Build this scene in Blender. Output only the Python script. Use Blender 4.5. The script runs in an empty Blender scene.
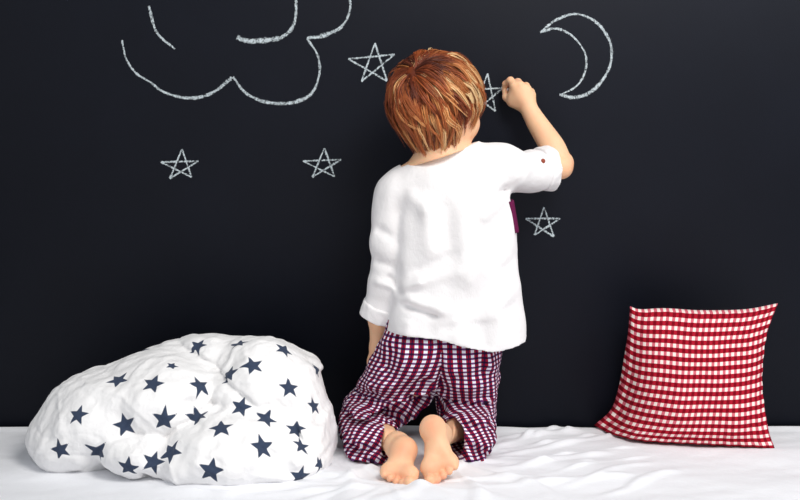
import bpy, math, random
import numpy as np
from mathutils import Vector, Matrix
from mathutils.bvhtree import BVHTree
random.seed(7); rng = np.random.default_rng(7)
SC = bpy.context.scene; COL = SC.collection

# ------------------------------------------------------------------ survey
CAM_D, FOC, CAM_Z, HOR = 2.87, 1325.0, 0.7148, 100.0     # metres from wall, focal (px), lens height, horizon row
def P(px, py, Y):
    d = Y + CAM_D
    return np.array([(px-400)*d/FOC, Y, CAM_Z-(py-HOR)*d/FOC])

cam = bpy.data.cameras.new('camera'); co = bpy.data.objects.new('camera', cam); COL.objects.link(co)
co.location = (0, -CAM_D, CAM_Z); co.rotation_euler = (math.pi/2, 0, 0)
cam.sensor_width = 36; cam.lens = 36*FOC/800; cam.shift_y = -(250-HOR)/800
cam.clip_start = .05
SC.camera = co

# ------------------------------------------------------------------ object helpers
def tag(o, label=None, cat=None, group=None, kind=None):
    if label: o['label'] = label
    if cat: o['category'] = cat
    if group: o['group'] = group
    if kind: o['kind'] = kind
    return o
def empty(name, loc):
    o = bpy.data.objects.new(name, None); COL.objects.link(o); o.location = loc; o.empty_display_size = .05
    return o
def make(name, V, F, mat, parent=None, smooth=True, uv=None, attrs=None, origin=None):
    """V (n,3) world coords; F (m,4) or list of tuples."""
    V = np.asarray(V, dtype=np.float64)
    me = bpy.data.meshes.new(name)
    if origin is None:
        if parent is not None: origin = np.array(parent.matrix_world.translation) if False else np.array(WL[parent.name])
        else: origin = np.array([V[:,0].mean(), V[:,1].mean(), V[:,2].min()])
    Vl = V-origin
    if isinstance(F, np.ndarray):
        n = F.shape[1]
        me.vertices.add(len(V)); me.vertices.foreach_set('co', Vl.astype(np.float32).ravel())
        me.loops.add(F.size); me.loops.foreach_set('vertex_index', F.astype(np.int32).ravel())
        me.polygons.add(len(F)); me.polygons.foreach_set('loop_start', np.arange(0, F.size, n, dtype=np.int32))
        me.polygons.foreach_set('loop_total', np.full(len(F), n, dtype=np.int32))
        me.update(calc_edges=True)
    else:
        me.from_pydata([tuple(v) for v in Vl], [], F)
    me.validate()
    if smooth: me.polygons.foreach_set('use_smooth', np.ones(len(me.polygons), dtype=bool))
    if uv is not None:
        l = me.uv_layers.new(name='UVMap'); l.data.foreach_set('uv', np.asarray(uv, dtype=np.float32).ravel())
    for k, a in (attrs or {}).items():
        at = me.attributes.new(k, 'FLOAT', 'POINT'); at.data.foreach_set('value', np.asarray(a, dtype=np.float32))
    me.materials.append(mat)
    o = bpy.data.objects.new(name, me); COL.objects.link(o)
    if parent is not None:
        o.parent = parent; o.location = origin-np.array(WL[parent.name]); WL[o.name] = tuple(origin)
    else:
        o.location = origin; WL[o.name] = tuple(origin)
    return o
WL = {}
def box(x0,x1,y0,y1,z0,z1):
    V = [(x,y,z) for z in (z0,z1) for y in (y0,y1) for x in (x0,x1)]
    F = np.array([(0,2,3,1),(4,5,7,6),(0,1,5,4),(2,6,7,3),(0,4,6,2),(1,3,7,5)])
    return np.array(V), F

# ------------------------------------------------------------------ materials
def mat(name, base=(.8,.8,.8), rough=.6, spec=.3, sub=0, sheen=0):
    m = bpy.data.materials.new(name); m.use_nodes = True
    b = m.node_tree.nodes['Principled BSDF']
    b.inputs['Base Color'].default_value = (*base, 1); b.inputs['Roughness'].default_value = rough
    b.inputs['Specular IOR Level'].default_value = spec
    if sub:
        b.inputs['Subsurface Weight'].default_value = sub; b.inputs['Subsurface Radius'].default_value = (1,.35,.2)
        b.inputs['Subsurface Scale'].default_value = .006
    if sheen: b.inputs['Sheen Weight'].default_value = sheen
    return m, m.node_tree, b
class NT:
    def __init__(s, nt): s.nt = nt
    def n(s, t, **k):
        x = s.nt.nodes.new(t)
        for a, v in k.items(): setattr(x, a, v)
        return x
    def l(s, a, b): s.nt.links.new(a, b)
    def val(s, sock, v):
        if isinstance(v, (int, float)): sock.default_value = v
        elif isinstance(v, tuple): sock.default_value = v
        else: s.l(v, sock)
    def m(s, op, a, b=0., c=None, clamp=False):
        x = s.n('ShaderNodeMath', operation=op, use_clamp=clamp); s.val(x.inputs[0], a); s.val(x.inputs[1], b)
        if c is not None: s.val(x.inputs[2], c)
        return x.outputs[0]
    def mix(s, f, a, b):
        x = s.n('ShaderNodeMix', data_type='RGBA'); s.val(x.inputs[0], f); s.val(x.inputs[6], a); s.val(x.inputs[7], b)
        return x.outputs[2]
    def noise(s, scale, vec=None, detail=4, rough=.55):
        x = s.n('ShaderNodeTexNoise'); x.inputs['Scale'].default_value = scale; x.inputs['Detail'].default_value = detail
        x.inputs['Roughness'].default_value = rough
        if vec is not None: s.l(vec, x.inputs['Vector'])
        return x.outputs[0]
    def ramp(s, f, stops):
        x = s.n('ShaderNodeValToRGB'); s.l(f, x.inputs[0]); e = x.color_ramp.elements
        while len(e) < len(stops): e.new(.5)
        for i, (p, c) in enumerate(stops): e[i].position = p; e[i].color = (*c, 1)
        return x.outputs[0]
    def coord(s, k='Object'): return s.n('ShaderNodeTexCoord').outputs[k]
    def bump(s, h, dist, strength, bsdf):
        x = s.n('ShaderNodeBump'); x.inputs['Distance'].default_value = dist; x.inputs['Strength'].default_value = strength
        s.l(h, x.inputs['Height']); s.l(x.outputs[0], bsdf.inputs['Normal'])
def lin(r, g, b):
    f = lambda c: (c/255/12.92) if c/255 <= .04045 else ((c/255+.055)/1.055)**2.4
    return (f(r), f(g), f(b))

# blackboard paint
M_board, nt, b = mat('blackboard_paint', lin(22,24,31), .6, .22)
k = NT(nt); c = k.coord()
k.l(k.mix(k.noise(5, c, 5), (*lin(11,14,24),1), (*lin(17,21,33),1)), b.inputs['Base Color'])
k.bump(k.noise(350, c, 3), .0006, .35, b)
# chalk
M_chalk, nt, b = mat('white_chalk', lin(208,220,226), .95, .1)
k = NT(nt); uv = k.coord('UV'); sx = k.n('ShaderNodeSeparateXYZ'); k.l(uv, sx.inputs[0])
edge = k.m('ABSOLUTE', k.m('SUBTRACT', sx.outputs[1], .5)); edge = k.m('MULTIPLY', edge, 2.)
edge2 = k.m('POWER', edge, 3.)
c = k.coord(); g = k.noise(420, c, 3, .7); g2 = k.noise(110, c, 2)
a = k.m('SUBTRACT', k.m('ADD', k.m('MULTIPLY', g, 1.5), k.m('MULTIPLY', g2, .7)), k.m('ADD', k.m('MULTIPLY', edge2, .5), .86))
a = k.m('MULTIPLY', a, 3.2, clamp=True)
k.l(k.m('MULTIPLY', a, .92), b.inputs['Alpha'])
# bed linen
M_sheet, nt, b = mat('white_bed_linen', lin(240,241,245), .9, .1, sheen=.1)
k = NT(nt); c = k.coord(); k.bump(k.noise(30, c, 5), .006, .35, b)
M_mattress, nt, b = mat('mattress_ticking', lin(225,225,228), .9, .1)
M_wood, nt, b = mat('bed_wood', lin(190,160,125), .5, .3)
k = NT(nt); mp = k.n('ShaderNodeMapping'); mp.inputs['Scale'].default_value = (1,12,12); k.l(k.coord(), mp.inputs[0])
k.l(k.mix(k.noise(6, mp.outputs[0], 5), (*lin(165,130,95),1), (*lin(205,178,142),1)), b.inputs['Base Color'])
M_floor, nt, b = mat('floor_wood', lin(200,185,165), .5, .3)
k = NT(nt); mp = k.n('ShaderNodeMapping'); mp.inputs['Scale'].default_value = (1,9,1); k.l(k.coord(), mp.inputs[0])
k.l(k.mix(k.noise(4, mp.outputs[0], 6), (*lin(180,160,135),1), (*lin(215,200,178),1)), b.inputs['Base Color'])
# duvet cover with printed stars
M_duvet, nt, b = mat('star_print_cotton', lin(244,244,246), .9, .1, sheen=.1)
k = NT(nt); at = k.n('ShaderNodeAttribute', attribute_name='star')
mr = k.n('ShaderNodeMapRange'); mr.inputs[1].default_value = -.0005; mr.inputs[2].default_value = .0005
k.l(at.outputs['Fac'], mr.inputs[0]); c = k.coord()
ink = k.mix(k.noise(140, c, 3), (*lin(48,58,80),1), (*lin(66,78,100),1))
k.l(k.mix(mr.outputs[0], ink, (*lin(246,245,245),1)), b.inputs['Base Color'])
rg = k.m('ABSOLUTE', k.m('SUBTRACT', k.noise(14, c, 3), .5)); rg = k.m('MULTIPLY', k.m('SUBTRACT', .10, rg), 8., clamp=True)
k.bump(k.m('ADD', k.noise(45, c, 4), k.m('MULTIPLY', rg, .7)), .005, .45, b)
# shirt
M_shirt, nt, b = mat('white_linen_shirt', lin(242,240,241), .92, .08, sheen=.1)
k = NT(nt); c = k.coord()
mp = k.n('ShaderNodeMapping'); mp.inputs['Scale'].default_value = (1,1,.25); k.l(c, mp.inputs[0])
k.bump(k.m('ADD', k.noise(500, mp.outputs[0], 2), k.m('MULTIPLY', k.noise(60, c, 4), 3.)), .0012, .45, b)
M_pocket, _, _ = mat('plum_pocket_cloth', lin(104,30,72), .9, .1)
M_button, _, _ = mat('brown_button', lin(150,70,50), .4, .4)
# plaid
def stripes(k, u, period, stops):
    f = k.m('FRACT', k.m('DIVIDE', u, period)); r = k.ramp(f, stops); r.node.color_ramp.interpolation = 'CONSTANT'
    return r
M_plaid, nt, b = mat('plaid_pyjama_cotton', (.3,.1,.2), .9, .1)
k = NT(nt); sx = k.n('ShaderNodeSeparateXYZ'); k.l(k.coord('UV'), sx.inputs[0])
fu = k.m('FRACT', k.m('DIVIDE', sx.outputs[0], .0142)); fv = k.m('FRACT', k.m('DIVIDE', sx.outputs[1], .0098))
wu = k.m('LESS_THAN', fu, .42); wv = k.m('LESS_THAN', fv, .55)
thin = k.m('COMPARE', fu, .71, .07)                                # narrow navy line inside the dark band
dark = k.mix(thin, (*lin(52,18,46),1), (*lin(30,20,58),1))
redb = k.mix(thin, (*lin(160,24,56),1), (*lin(70,24,72),1))
k.l(k.mix(wu, k.mix(wv, dark, redb), k.mix(wv, (*lin(112,64,118),1), (*lin(240,240,252),1))), b.inputs['Base Color'])
k.bump(k.noise(80, k.coord(), 3), .002, .3, b)
# gingham
M_ging, nt, b = mat('red_gingham_cotton', (.6,.05,.08), .9, .1)
k = NT(nt); sx = k.n('ShaderNodeSeparateXYZ'); k.l(k.coord('UV'), sx.inputs[0])
fu = k.m('LESS_THAN', k.m('FRACT', k.m('DIVIDE', sx.outputs[0], .0155)), .5)
fv = k.m('LESS_THAN', k.m('FRACT', k.m('DIVIDE', sx.outputs[1], .0178)), .55)
c1 = k.mix(fu, (*lin(246,232,224),1), (*lin(214,104,118),1))
c2 = k.mix(fu, (*lin(172,24,44),1), (*lin(122,4,24),1))
k.l(k.mix(fv, c1, c2), b.inputs['Base Color'])
k.bump(k.noise(120, k.coord(), 3), .002, .4, b)
# skin
M_skin, nt, b = mat('skin', lin(238,186,158), .5, .3, sub=.25)
k = NT(nt); c = k.coord(); at = k.n('ShaderNodeAttribute', attribute_name='flush')
base = k.mix(k.noise(28, c, 3), (*lin(250,204,166),1), (*lin(242,188,148),1))
k.l(k.mix(at.outputs['Fac'], base, (*lin(226,112,80),1)), b.inputs['Base Color'])
k.bump(k.noise(260, c, 3), .0005, .3, b)
# hair
M_hair, nt, b = mat('auburn_hair', lin(150,85,45), .42, .45)
k = NT(nt); at = k.n('ShaderNodeAttribute', attribute_name='tint')
k.l(k.ramp(at.outputs['Fac'], [(0, lin(84,34,20)), (.3, lin(142,66,34)), (.55, lin(184,98,50)), (.8, lin(222,150,88)), (1, lin(250,214,160))]), b.inputs['Base Color'])
M_eye, _, _ = mat('eye_white', lin(240,238,235), .2, .5)
M_iris, _, _ = mat('eye_iris', lin(60,80,90), .2, .5)
M_stick, _, _ = mat('chalk_stick', lin(240,242,240), .95, .1)

# ------------------------------------------------------------------ implicit-surface kit
class Field:
    def __init__(s, lo, hi, h):
        s.h = h; s.lo = np.array(lo, float); n = np.ceil((np.array(hi)-s.lo)/h).astype(int)+1
        s.ax = [s.lo[i]+h*np.arange(n[i]) for i in range(3)]
        s.F = np.full(n, .03, dtype=np.float32)
    def sl(s, lo, hi, m):
        r = []
        for i in range(3):
            a = int(np.clip(math.floor((lo[i]-m-s.lo[i])/s.h), 0, len(s.ax[i]))); b_ = int(np.clip(math.ceil((hi[i]+m-s.lo[i])/s.h)+1, 0, len(s.ax[i])))
            r.append(slice(a, b_))
        return tuple(r)
    def grid(s, sl):
        return [g.astype(np.float32) for g in np.meshgrid(*[s.ax[i][sl[i]] for i in range(3)], indexing='ij', sparse=True)]
    def comb(s, sl, d, k, op='add'):
        if 0 in d.shape: return
        a = s.F[sl]
        if op == 'add':
            h = np.maximum(k-np.abs(a-d), 0)/max(k,1e-6); s.F[sl] = np.minimum(a, d)-h*h*k*.25
        else:
            d = -d; h = np.maximum(k-np.abs(a-d), 0)/max(k,1e-6); s.F[sl] = np.maximum(a, d)+h*h*k*.25
    def cone(s, a, b, ra, rb, k=.01, op='add'):
        a = np.asarray(a, float); b = np.asarray(b, float); R = max(ra, rb)
        sl = s.sl(np.minimum(a,b)-R, np.maximum(a,b)+R, .025); x,y,z = s.grid(sl)
        v = b-a; L = max(v@v, 1e-12); px, py, pz = x-a[0], y-a[1], z-a[2]
        t = np.clip((px*v[0]+py*v[1]+pz*v[2])/L, 0, 1)
        d = np.sqrt((px-t*v[0])**2+(py-t*v[1])**2+(pz-t*v[2])**2)-(ra+(rb-ra)*t)
        s.comb(sl, d, k, op)
    def chain(s, pts, rs, k=.01, op='add'):
        for i in range(len(pts)-1): s.cone(pts[i], pts[i+1], rs[i], rs[i+1], k, op)
    def ell(s, c, r, k=.01, M=None, op='add'):
        """ellipsoid; M rows = local axes in world"""
        c = np.asarray(c, float); M = np.eye(3) if M is None else np.asarray(M, float); R = max(r)
        sl = s.sl(c-R, c+R, .025); x,y,z = s.grid(sl); q = (x-c[0], y-c[1], z-c[2])
        u = [(q[0]*M[i,0]+q[1]*M[i,1]+q[2]*M[i,2]) for i in range(3)]
        k0 = np.sqrt(sum((u[i]/r[i])**2 for i in range(3))); k1 = np.sqrt(sum((u[i]/r[i]**2)**2 for i in range(3)))
        s.comb(sl, k0*(k0-1)/np.maximum(k1, 1e-5), k, op)
    def add(s, fn, band=.03):
        """displace: F += fn(x,y,z) near the surface"""
        I = np.nonzero(np.abs(s.F) < band); x,y,z = [s.ax[i][I[i]] for i in range(3)]
        s.F[I] += fn(x,y,z).astype(np.float32)
    def mesh(s, smooth=1):
        F = s.F; h = s.h
        F[0]=F[-1]=.03; F[:,0]=F[:,-1]=.03; F[:,:,0]=F[:,:,-1]=.03
        S = F < 0
        cnt = sum(S[i:S.shape[0]-1+i, j:S.shape[1]-1+j, l:S.shape[2]-1+l].astype(np.uint8) for i in (0,1) for j in (0,1) for l in (0,1))
        I, J, K = np.nonzero((cnt > 0) & (cnt < 8)); N = len(I)
        vid = np.full(cnt.shape, -1, dtype=np.int32); vid[I,J,K] = np.arange(N)
        acc = np.zeros((N,3)); w = np.zeros(N); cs = [(i,j,l) for i in (0,1) for j in (0,1) for l in (0,1)]
        val = {q: F[I+q[0], J+q[1], K+q[2]].astype(float) for q in cs}
        for q in cs:
            for ax in range(3):
                if q[ax] == 0:
                    r = list(q); r[ax] = 1; r = tuple(r); a, b_ = val[q], val[r]; m = (a < 0) != (b_ < 0)
                    t = np.where(m, a/np.where(m, a-b_, 1), 0)
                    p = np.tile(np.array(q, float), (N,1)); p[:,ax] += t; acc += p*m[:,None]; w += m
        V = acc/w[:,None]+np.stack([I,J,K],1); V = V*h+s.lo
        quads = []
        for ax in range(3):
            o1, o2 = [(1,2),(2,0),(0,1)][ax]
            A = S; sa = [slice(None)]*3; sb = [slice(None)]*3; sa[ax] = slice(0,-1); sb[ax] = slice(1,None)
            ch = A[tuple(sa)] != A[tuple(sb)]; q = np.nonzero(ch); q = np.stack(q,1)
            ok = (q[:,o1] > 0) & (q[:,o2] > 0) & (q[:,o1] < S.shape[o1]-1) & (q[:,o2] < S.shape[o2]-1); q = q[ok]
            ins = S[q[:,0], q[:,1], q[:,2]]
            def g(d1, d2):
                r = q.copy(); r[:,o1] -= d1; r[:,o2] -= d2; return vid[r[:,0], r[:,1], r[:,2]]
            f = np.stack([g(1,1), g(0,1), g(0,0), g(1,0)], 1); f[~ins] = f[~ins][:, ::-1]; quads.append(f)
        Q = np.concatenate(quads); Q = Q[(Q >= 0).all(1)]
        for _ in range(smooth):
            acc = np.zeros_like(V); w = np.zeros(N)
            for a, b_ in ((0,1),(1,2),(2,3),(3,0)):
                for u, v in ((a,b_),(b_,a)):
                    for c_ in range(3): acc[:,c_] += np.bincount(Q[:,u], V[Q[:,v],c_], N)
                    w += np.bincount(Q[:,u], minlength=N)
            V = V*.45+.55*acc/np.maximum(w,1)[:,None]
        return V, Q

def snoise(x, y, z, freq, seed=0, n=10):
    """cheap smooth noise: sum of random plane waves"""
    r = np.random.default_rng(seed); out = 0
    for i in range(n):
        d = r.normal(size=3); d /= np.linalg.norm(d); f = freq*(.6+.9*r.random())
        out = out+np.sin(6.283*f*(x*d[0]+y*d[1]+z*d[2])+r.random()*6.283)
    return out/math.sqrt(n)*.8
def segfold(folds, Yref, gain=1.):
    """folds: (px0,py0,px1,py1,width_px,amp_m); positive amp = ridge out, negative = crease. Acts in the x-z plane."""
    L = []
    for a,b_,c_,d_,w,amp in folds:
        p, q = P(a,b_,Yref), P(c_,d_,Yref); L.append((p[[0,2]], q[[0,2]], w*(Yref+CAM_D)/FOC, amp*gain))
    def fn(x, y, z):
        out = np.zeros_like(x)
        for p, q, w, amp in L:
            v = q-p; t = ((x-p[0])*v[0]+(z-p[1])*v[1])/(v@v); tc = np.clip(t,0,1)
            d2 = (x-p[0]-tc*v[0])**2+(z-p[1]-tc*v[1])**2
            tp = np.clip(np.minimum(tc, 1-tc)*4+.25, 0, 1)
            out -= amp*tp*np.exp(-d2/(w*w))
        return out
    return fn
def interp(z, zs, vs):
    zs = np.array(zs, float); vs = np.array(vs, float); o = np.argsort(zs); return np.interp(z, zs[o], vs[o])

# ------------------------------------------------------------------ the setting
V, F = box(-2.6, 2.6, 0, .12, -.5, 2.4)
o = make('wall_back', V, F, M_board, smooth=False); tag(o, 'matte black blackboard wall behind the bed', 'wall', kind='structure')
V, F = box(-2.6, 2.6, -3.6, 0, -.55, -.5)
o = make('floor', V, F, M_floor, smooth=False); tag(o, 'pale wooden floor', 'floor', kind='structure')

# ------------------------------------------------------------------ bed
bed = empty('bed', (0,-.5,-.5)); WL['bed'] = (0,-.5,-.5)
tag(bed, 'bed under a creased white sheet, pushed against the blackboard wall', 'bed')
def rbox(x0,x1,y0,y1,z0,z1,r):
    f = Field((x0-.03,y0-.03,z0-.03), (x1+.03,y1+.03,z1+.03), .02)
    x,y,z = f.grid((slice(None),)*3); c = [(x0+x1)/2,(y0+y1)/2,(z0+z1)/2]; hh = [(x1-x0)/2-r,(y1-y0)/2-r,(z1-z0)/2-r]
    q = [np.abs(g-c[i])-hh[i] for i, g in enumerate((x,y,z))]
    d = np.sqrt(sum(np.maximum(v,0)**2 for v in q))+np.minimum(np.maximum(np.maximum(q[0],q[1]),q[2]),0)-r
    f.F = d.astype(np.float32); return f.mesh(0)
V, F = rbox(-1.2,1.2,-.98,-.01,-.23,-.012,.04); make('mattress', V, F, M_mattress, bed)
V, F = box(-1.22,1.22,-1.0,-.005,-.36,-.23); make('bed_frame', V, F, M_wood, bed, smooth=False)
for sx_ in (-1.17,1.17):
    for sy_ in (-.95,-.06):
        V, F = box(sx_-.03,sx_+.03,sy_-.03,sy_+.03,-.5,-.36); make('leg', V, F, M_wood, bed, smooth=False)
# sheet: grid over the top, falling down the front
nx, ny = 620, 300
xs = np.linspace(-1.23,1.23,nx); s_ = np.linspace(0,1.16,ny)
X, Sg = np.meshgrid(xs, s_, indexing='ij')
bend = .985; Y = np.where(Sg < bend, -.004-Sg, -.004-bend-.012*np.sin(X*38)*np.clip((Sg-bend)*8,0,1)); Z = np.where(Sg < bend, 0, -(Sg-bend))
top = np.clip((bend-Sg)/.05, 0, 1)
def sheet_h(X, Y):
    z = .0030*snoise(X*.6, Y*1.5, 0*X, 3, 11)+.0006*snoise(X*.8, Y*2.4, 0*X, 11, 12)
    # folds that radiate from the knees and feet
    for (cx, cy, sgn, n, seed) in ((.10,-.28,1,17,3),(-.02,-.42,1,19,5),(-.11,-.3,-1,15,8)):
        a = np.arctan2(Y-cy, X-cx); r = np.hypot(X-cx, Y-cy)
        ph = 1.2*np.sin(a*2+seed)+.9*snoise(X, Y, 0*X, 3, seed)
        z += .0045*np.maximum(0, np.sin(n*.5*a+ph+r*6))**3*np.exp(-((r-.20)/.14)**2)
    for (px0,py0,px1,py1,w,amp) in ((495,458,640,432,.010,.007),(500,472,610,452,.012,.006),(470,490,640,476,.014,.005),(500,440,585,432,.012,.008),
                                    (560,488,650,462,.010,.004),(330,486,380,470,.010,.006),(250,497,380,490,.012,.006),(150,492,240,497,.012,.005),(600,496,680,470,.012,.005),(498,448,560,429,.005,.006),(498,452,600,434,.005,.006),(500,462,640,447,.005,.005),(496,468,600,462,.005,.004),(520,480,650,455,.006,.004),(505,444,575,432,.004,.005)):
        def fl(px,py):
            d = CAM_Z*FOC/(py-HOR); return np.array([(px-400)*d/FOC, d-CAM_D])
        p, q = fl(px0,py0), fl(px1,py1); v = q-p; t = np.clip(((X-p[0])*v[0]+(Y-p[1])*v[1])/(v@v),0,1)
        d2 = (X-p[0]-t*v[0]-.01*np.sin(t*7))**2+(Y-p[1]-t*v[1])**2
        z += amp*np.exp(-d2/w**2)*np.clip(np.minimum(t,1-t)*5+.1,0,1)
    return z*1.35
H = sheet_h(X, Y)*top
Z = Z+H+.004*top*np.clip(1-Sg/.03,0,1)
V = np.stack([X,Y,Z],-1).reshape(-1,3)
ii = (np.arange(nx-1)[:,None]*ny+np.arange(ny-1)[None]).ravel()
F = np.stack([ii, ii+1, ii+ny+1, ii+ny], 1)
o = make('sheet', V, F, M_sheet, bed)
md = o.modifiers.new('thickness', 'SOLIDIFY'); md.thickness = .003; md.offset = 1

# ------------------------------------------------------------------ duvet
f = Field((-.80,-.54,-.012), (-.10,-.006,.27), .0028)
f.ell(P(262,402,-.20), (.118,.16,.132), .004)                      # back lobe, top
f.ell(P(296,412,-.20), (.068,.14,.098), .02)
f.ell(P(304,440,-.24), (.062,.14,.07), .02)
f.ell(P(215,378,-.15), (.15,.12,.093), .02)
f.ell(P(301,381,-.19), (.046,.10,.052), .02)
f.ell(P(165,400,-.22), (.13,.17,.095), .006)                       # left upper lobe
f.ell(P(165,378,-.17), (.10,.12,.060), .03)
f.ell(P(112,412,-.22), (.13,.17,.092), .03)
f.ell(P(78,438,-.24), (.10,.14,.068), .03)
f.ell(P(150,445,-.30), (.10,.13,.055), .006)
f.ell(P(232,446,-.295), (.150,.172,.088), .005)                   # front lobe
f.ell(P(282,453,-.30), (.092,.135,.072), .02)
f.ell(P(196,454,-.315), (.082,.135,.062), .015)
folds = segfold([(171,356,211,371,3.5,-.006),(211,371,260,402,3.5,-.006),(262,399,300,404,5,-.006),(165,366,250,408,7,.006),
    (155,447,183,419,4,-.007),(183,419,212,413,4,-.007),(180,428,222,420,5,.004),(300,362,318,395,5,-.004),
    (290,380,308,430,6,.004),(280,415,325,440,4,-.005),(276,428,318,456,5,.005),(285,440,322,432,4,-.005),(300,455,333,446,4,-.005),(296,470,328,462,4,-.004),
    (235,350,260,390,9,.004),(210,345,236,372,8,-.003),(160,375,205,392,6,.004),(158,392,200,402,6,-.003),(206,480,270,478,6,.004),(225,432,240,470,9,-.003),
    (180,465,215,432,8,.004),(262,348,282,380,9,-.003),(160,353,212,371,2.2,-.004),(212,371,262,402,2.2,-.004),(268,400,306,410,2.4,-.005),(180,398,212,380,2.5,.004),(172,404,205,384,2.2,-.003),(190,410,226,388,2.6,.003),(150,455,168,474,2.5,-.009),(168,474,196,484,2.5,-.006),(158,440,186,416,2.2,-.006),(240,352,256,368,2.2,.003),(262,360,292,372,2.4,.003),(275,392,290,412,2.2,-.004),(288,418,304,452,2.4,.004),(296,416,314,448,2.2,-.005),(306,412,322,432,2.2,.003),(255,428,282,436,2.2,-.003),(262,455,300,462,2.4,.003),(268,462,306,470,2.2,-.004),(205,440,232,452,2.6,.003),(180,440,190,466,2.4,.003),(235,470,262,482,2.4,-.003),(316,380,326,410,2.2,-.005),(150,420,168,400,6,-.004),(120,400,150,430,7,-.005),(100,440,140,415,6,.004),(330,412,318,440,4,.004)], -.3)
f.add(folds)
f.add(lambda x,y,z: -.0022*np.maximum(0,1-np.abs(snoise(x,y,z*1.3,5.5,24))*3.2)**2+.0014*np.maximum(0,1-np.abs(snoise(x*.8,y,z*1.4,9,25))*3.5)**2)
f.add(lambda x,y,z: .0042*snoise(x,y,z,6,21)+.0020*snoise(x*1.2,y,z*.8,15,22)+.0010*snoise(x,y,z,30,23))
f.add(lambda x,y,z: .5*np.maximum(0, y+.012))                    # pressed against the wall
x,y,z = f.grid((slice(None),)*3); f.F = np.maximum(f.F, (0.0015-z)+0*x+0*y).astype(np.float32)
f.F = np.maximum(f.F, (y+.008)+0*x+0*z).astype(np.float32)
V, F = f.mesh(1); DV = V.copy()
bvh = BVHTree.FromPolygons([tuple(v) for v in V], [tuple(int(i) for i in q) for q in F])
eye = Vector((0,-CAM_D,CAM_Z))
def star_sdf(a, b_, R, ratio=.42):
    th = np.arctan2(a, b_); r = np.hypot(a, b_); s5 = math.pi/5
    th = np.abs((th+s5) % (2*s5)-s5); px, py = r*np.sin(th), r*np.cos(th)
    A = np.array([0, R]); B = R*ratio*np.array([math.sin(s5), math.cos(s5)])
    e = B-A; e /= np.linalg.norm(e); nx_, ny_ = -e[1], e[0]
    if nx_*A[0]*0+ny_*R < 0: nx_, ny_ = -nx_, -ny_
    return (px-A[0])*nx_+(py-A[1])*ny_
star = np.full(len(V), .006)
def put_star(p, n, rot, R):
    n = np.array(n); n /= np.linalg.norm(n); up = np.array([0,0,1.])-n*n[2]
    if np.linalg.norm(up) < .3: up = np.array([0,1.,0])-n*n[1]
    up /= np.linalg.norm(up); rt = np.cross(up, n)*-1
    rt = np.cross(n, up)*-1
    c_, s2 = math.cos(rot), math.sin(rot); U_ = up*c_+rt*s2; R_2 = rt*c_-up*s2
    q = DV-np.array(p); m = (np.einsum('ij,ij->i', q, q) < (R*1.35)**2); qq = q[m]
    star[m] = np.minimum(star[m], np.clip(star_sdf(qq@R_2, qq@U_, R), -.006, .006))
STARS = [(198,346,10,22),(239,344,0,22),(284,350,-10,22),(253,365,10,24),(229,374,-25,23),(200,385,0,24),(153,384,15,24),(289,388,8,23),(241,407,15,22),
 (314,406,20,20),(164,420,5,25),(199,418,35,23),(221,428,-12,25),(266,419,-20,24),(262,447,5,25),(171,452,8,26),(211,471,12,26),(153,462,20,23),(295,430,30,20),
 (301,446,-35,20),(300,477,12,24),(320,464,-20,17),(252,487,0,22),(317,370,30,18),
 (118,380,20,24),(125,425,-15,24),(100,452,30,24),(78,415,0,22),(128,468,10,24),(60,450,-20,22),(172,366,40,14)]
done = []
for px,py,rot,R in STARS:
    d = Vector(P(px,py,0))-eye; d.normalize(); hit = bvh.ray_cast(eye, d)
    if hit[0] is None: continue
    put_star(hit[0], hit[1], math.radians(rot), R*.001); done.append(np.array(hit[0]))
N_ = 0
for t_ in range(4000):      # the print goes on over the rest of the cover
    i = rng.integers(len(V)); p = V[i]
    if all(np.linalg.norm(p-q) > .062 for q in done):
        hit = bvh.find_nearest(Vector(p)); rdir = (Vector(p)-eye).normalized(); h2 = bvh.ray_cast(eye, rdir)
        if (h2[0] is not None and (h2[0]-Vector(p)).length < .03) or hit[1].y < -.15: continue
        put_star(p, hit[1], random.uniform(0,6.28), .024); done.append(p)
o = make('duvet', V, F, M_duvet, attrs={'star': star})
tag(o, 'white bunched duvet printed with dark blue stars, heaped on the left of the bed', 'duvet')

# ------------------------------------------------------------------ red gingham pillow
def lerp(a,b_,t): return a+(b_-a)*t
n = 90
def curve(pts, t):
    pts = np.array(pts, float); L = np.r_[0, np.cumsum(np.linalg.norm(np.diff(pts,axis=0),axis=1))]; L /= L[-1]
    return np.stack([np.interp(t, L, pts[:,i]) for i in range(pts.shape[1])], -1)
def smoothc(pts, m=60):
    """Catmull-Rom through pts"""
    P_ = np.array(pts, float); P_ = np.vstack([2*P_[0]-P_[1], P_, 2*P_[-1]-P_[-2]]); out = []
    for i in range(1, len(P_)-2):
        t = np.linspace(0,1,m//(len(P_)-3)+2)[:,None]; a,b_,c_,d_ = P_[i-1:i+3]
        out.append(.5*(2*b_+(c_-a)*t+(2*a-5*b_+4*c_-d_)*t**2+(3*b_-a-3*c_+d_)*t**3)[:-1])
    out.append(P_[-2][None]); return np.vstack(out)
TL, BL, BR, TR = (630,309),(594,428),(775,452),(778,306)
left = smoothc([BL,(611,412),(619,388),(624,360),(628,335),TL]); right = smoothc([BR,(768,430),(762,385),(766,340),TR])
bot = smoothc([BL,(612,437),(640,443),(690,446),(740,449),BR]); topc = smoothc([TL,(640,312),(665,311),(700,313),(745,312),TR])
S1, T1 = np.meshgrid(np.linspace(0,1,n), np.linspace(0,1,n), indexing='ij')
def C(c_, t): return curve(c_, t.ravel()).reshape(t.shape+(2,))
Lc, Rc, Bc, Tc = C(left,T1), C(right,T1), C(bot,S1), C(topc,S1)
s3, t3 = S1[...,None], T1[...,None]
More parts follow.
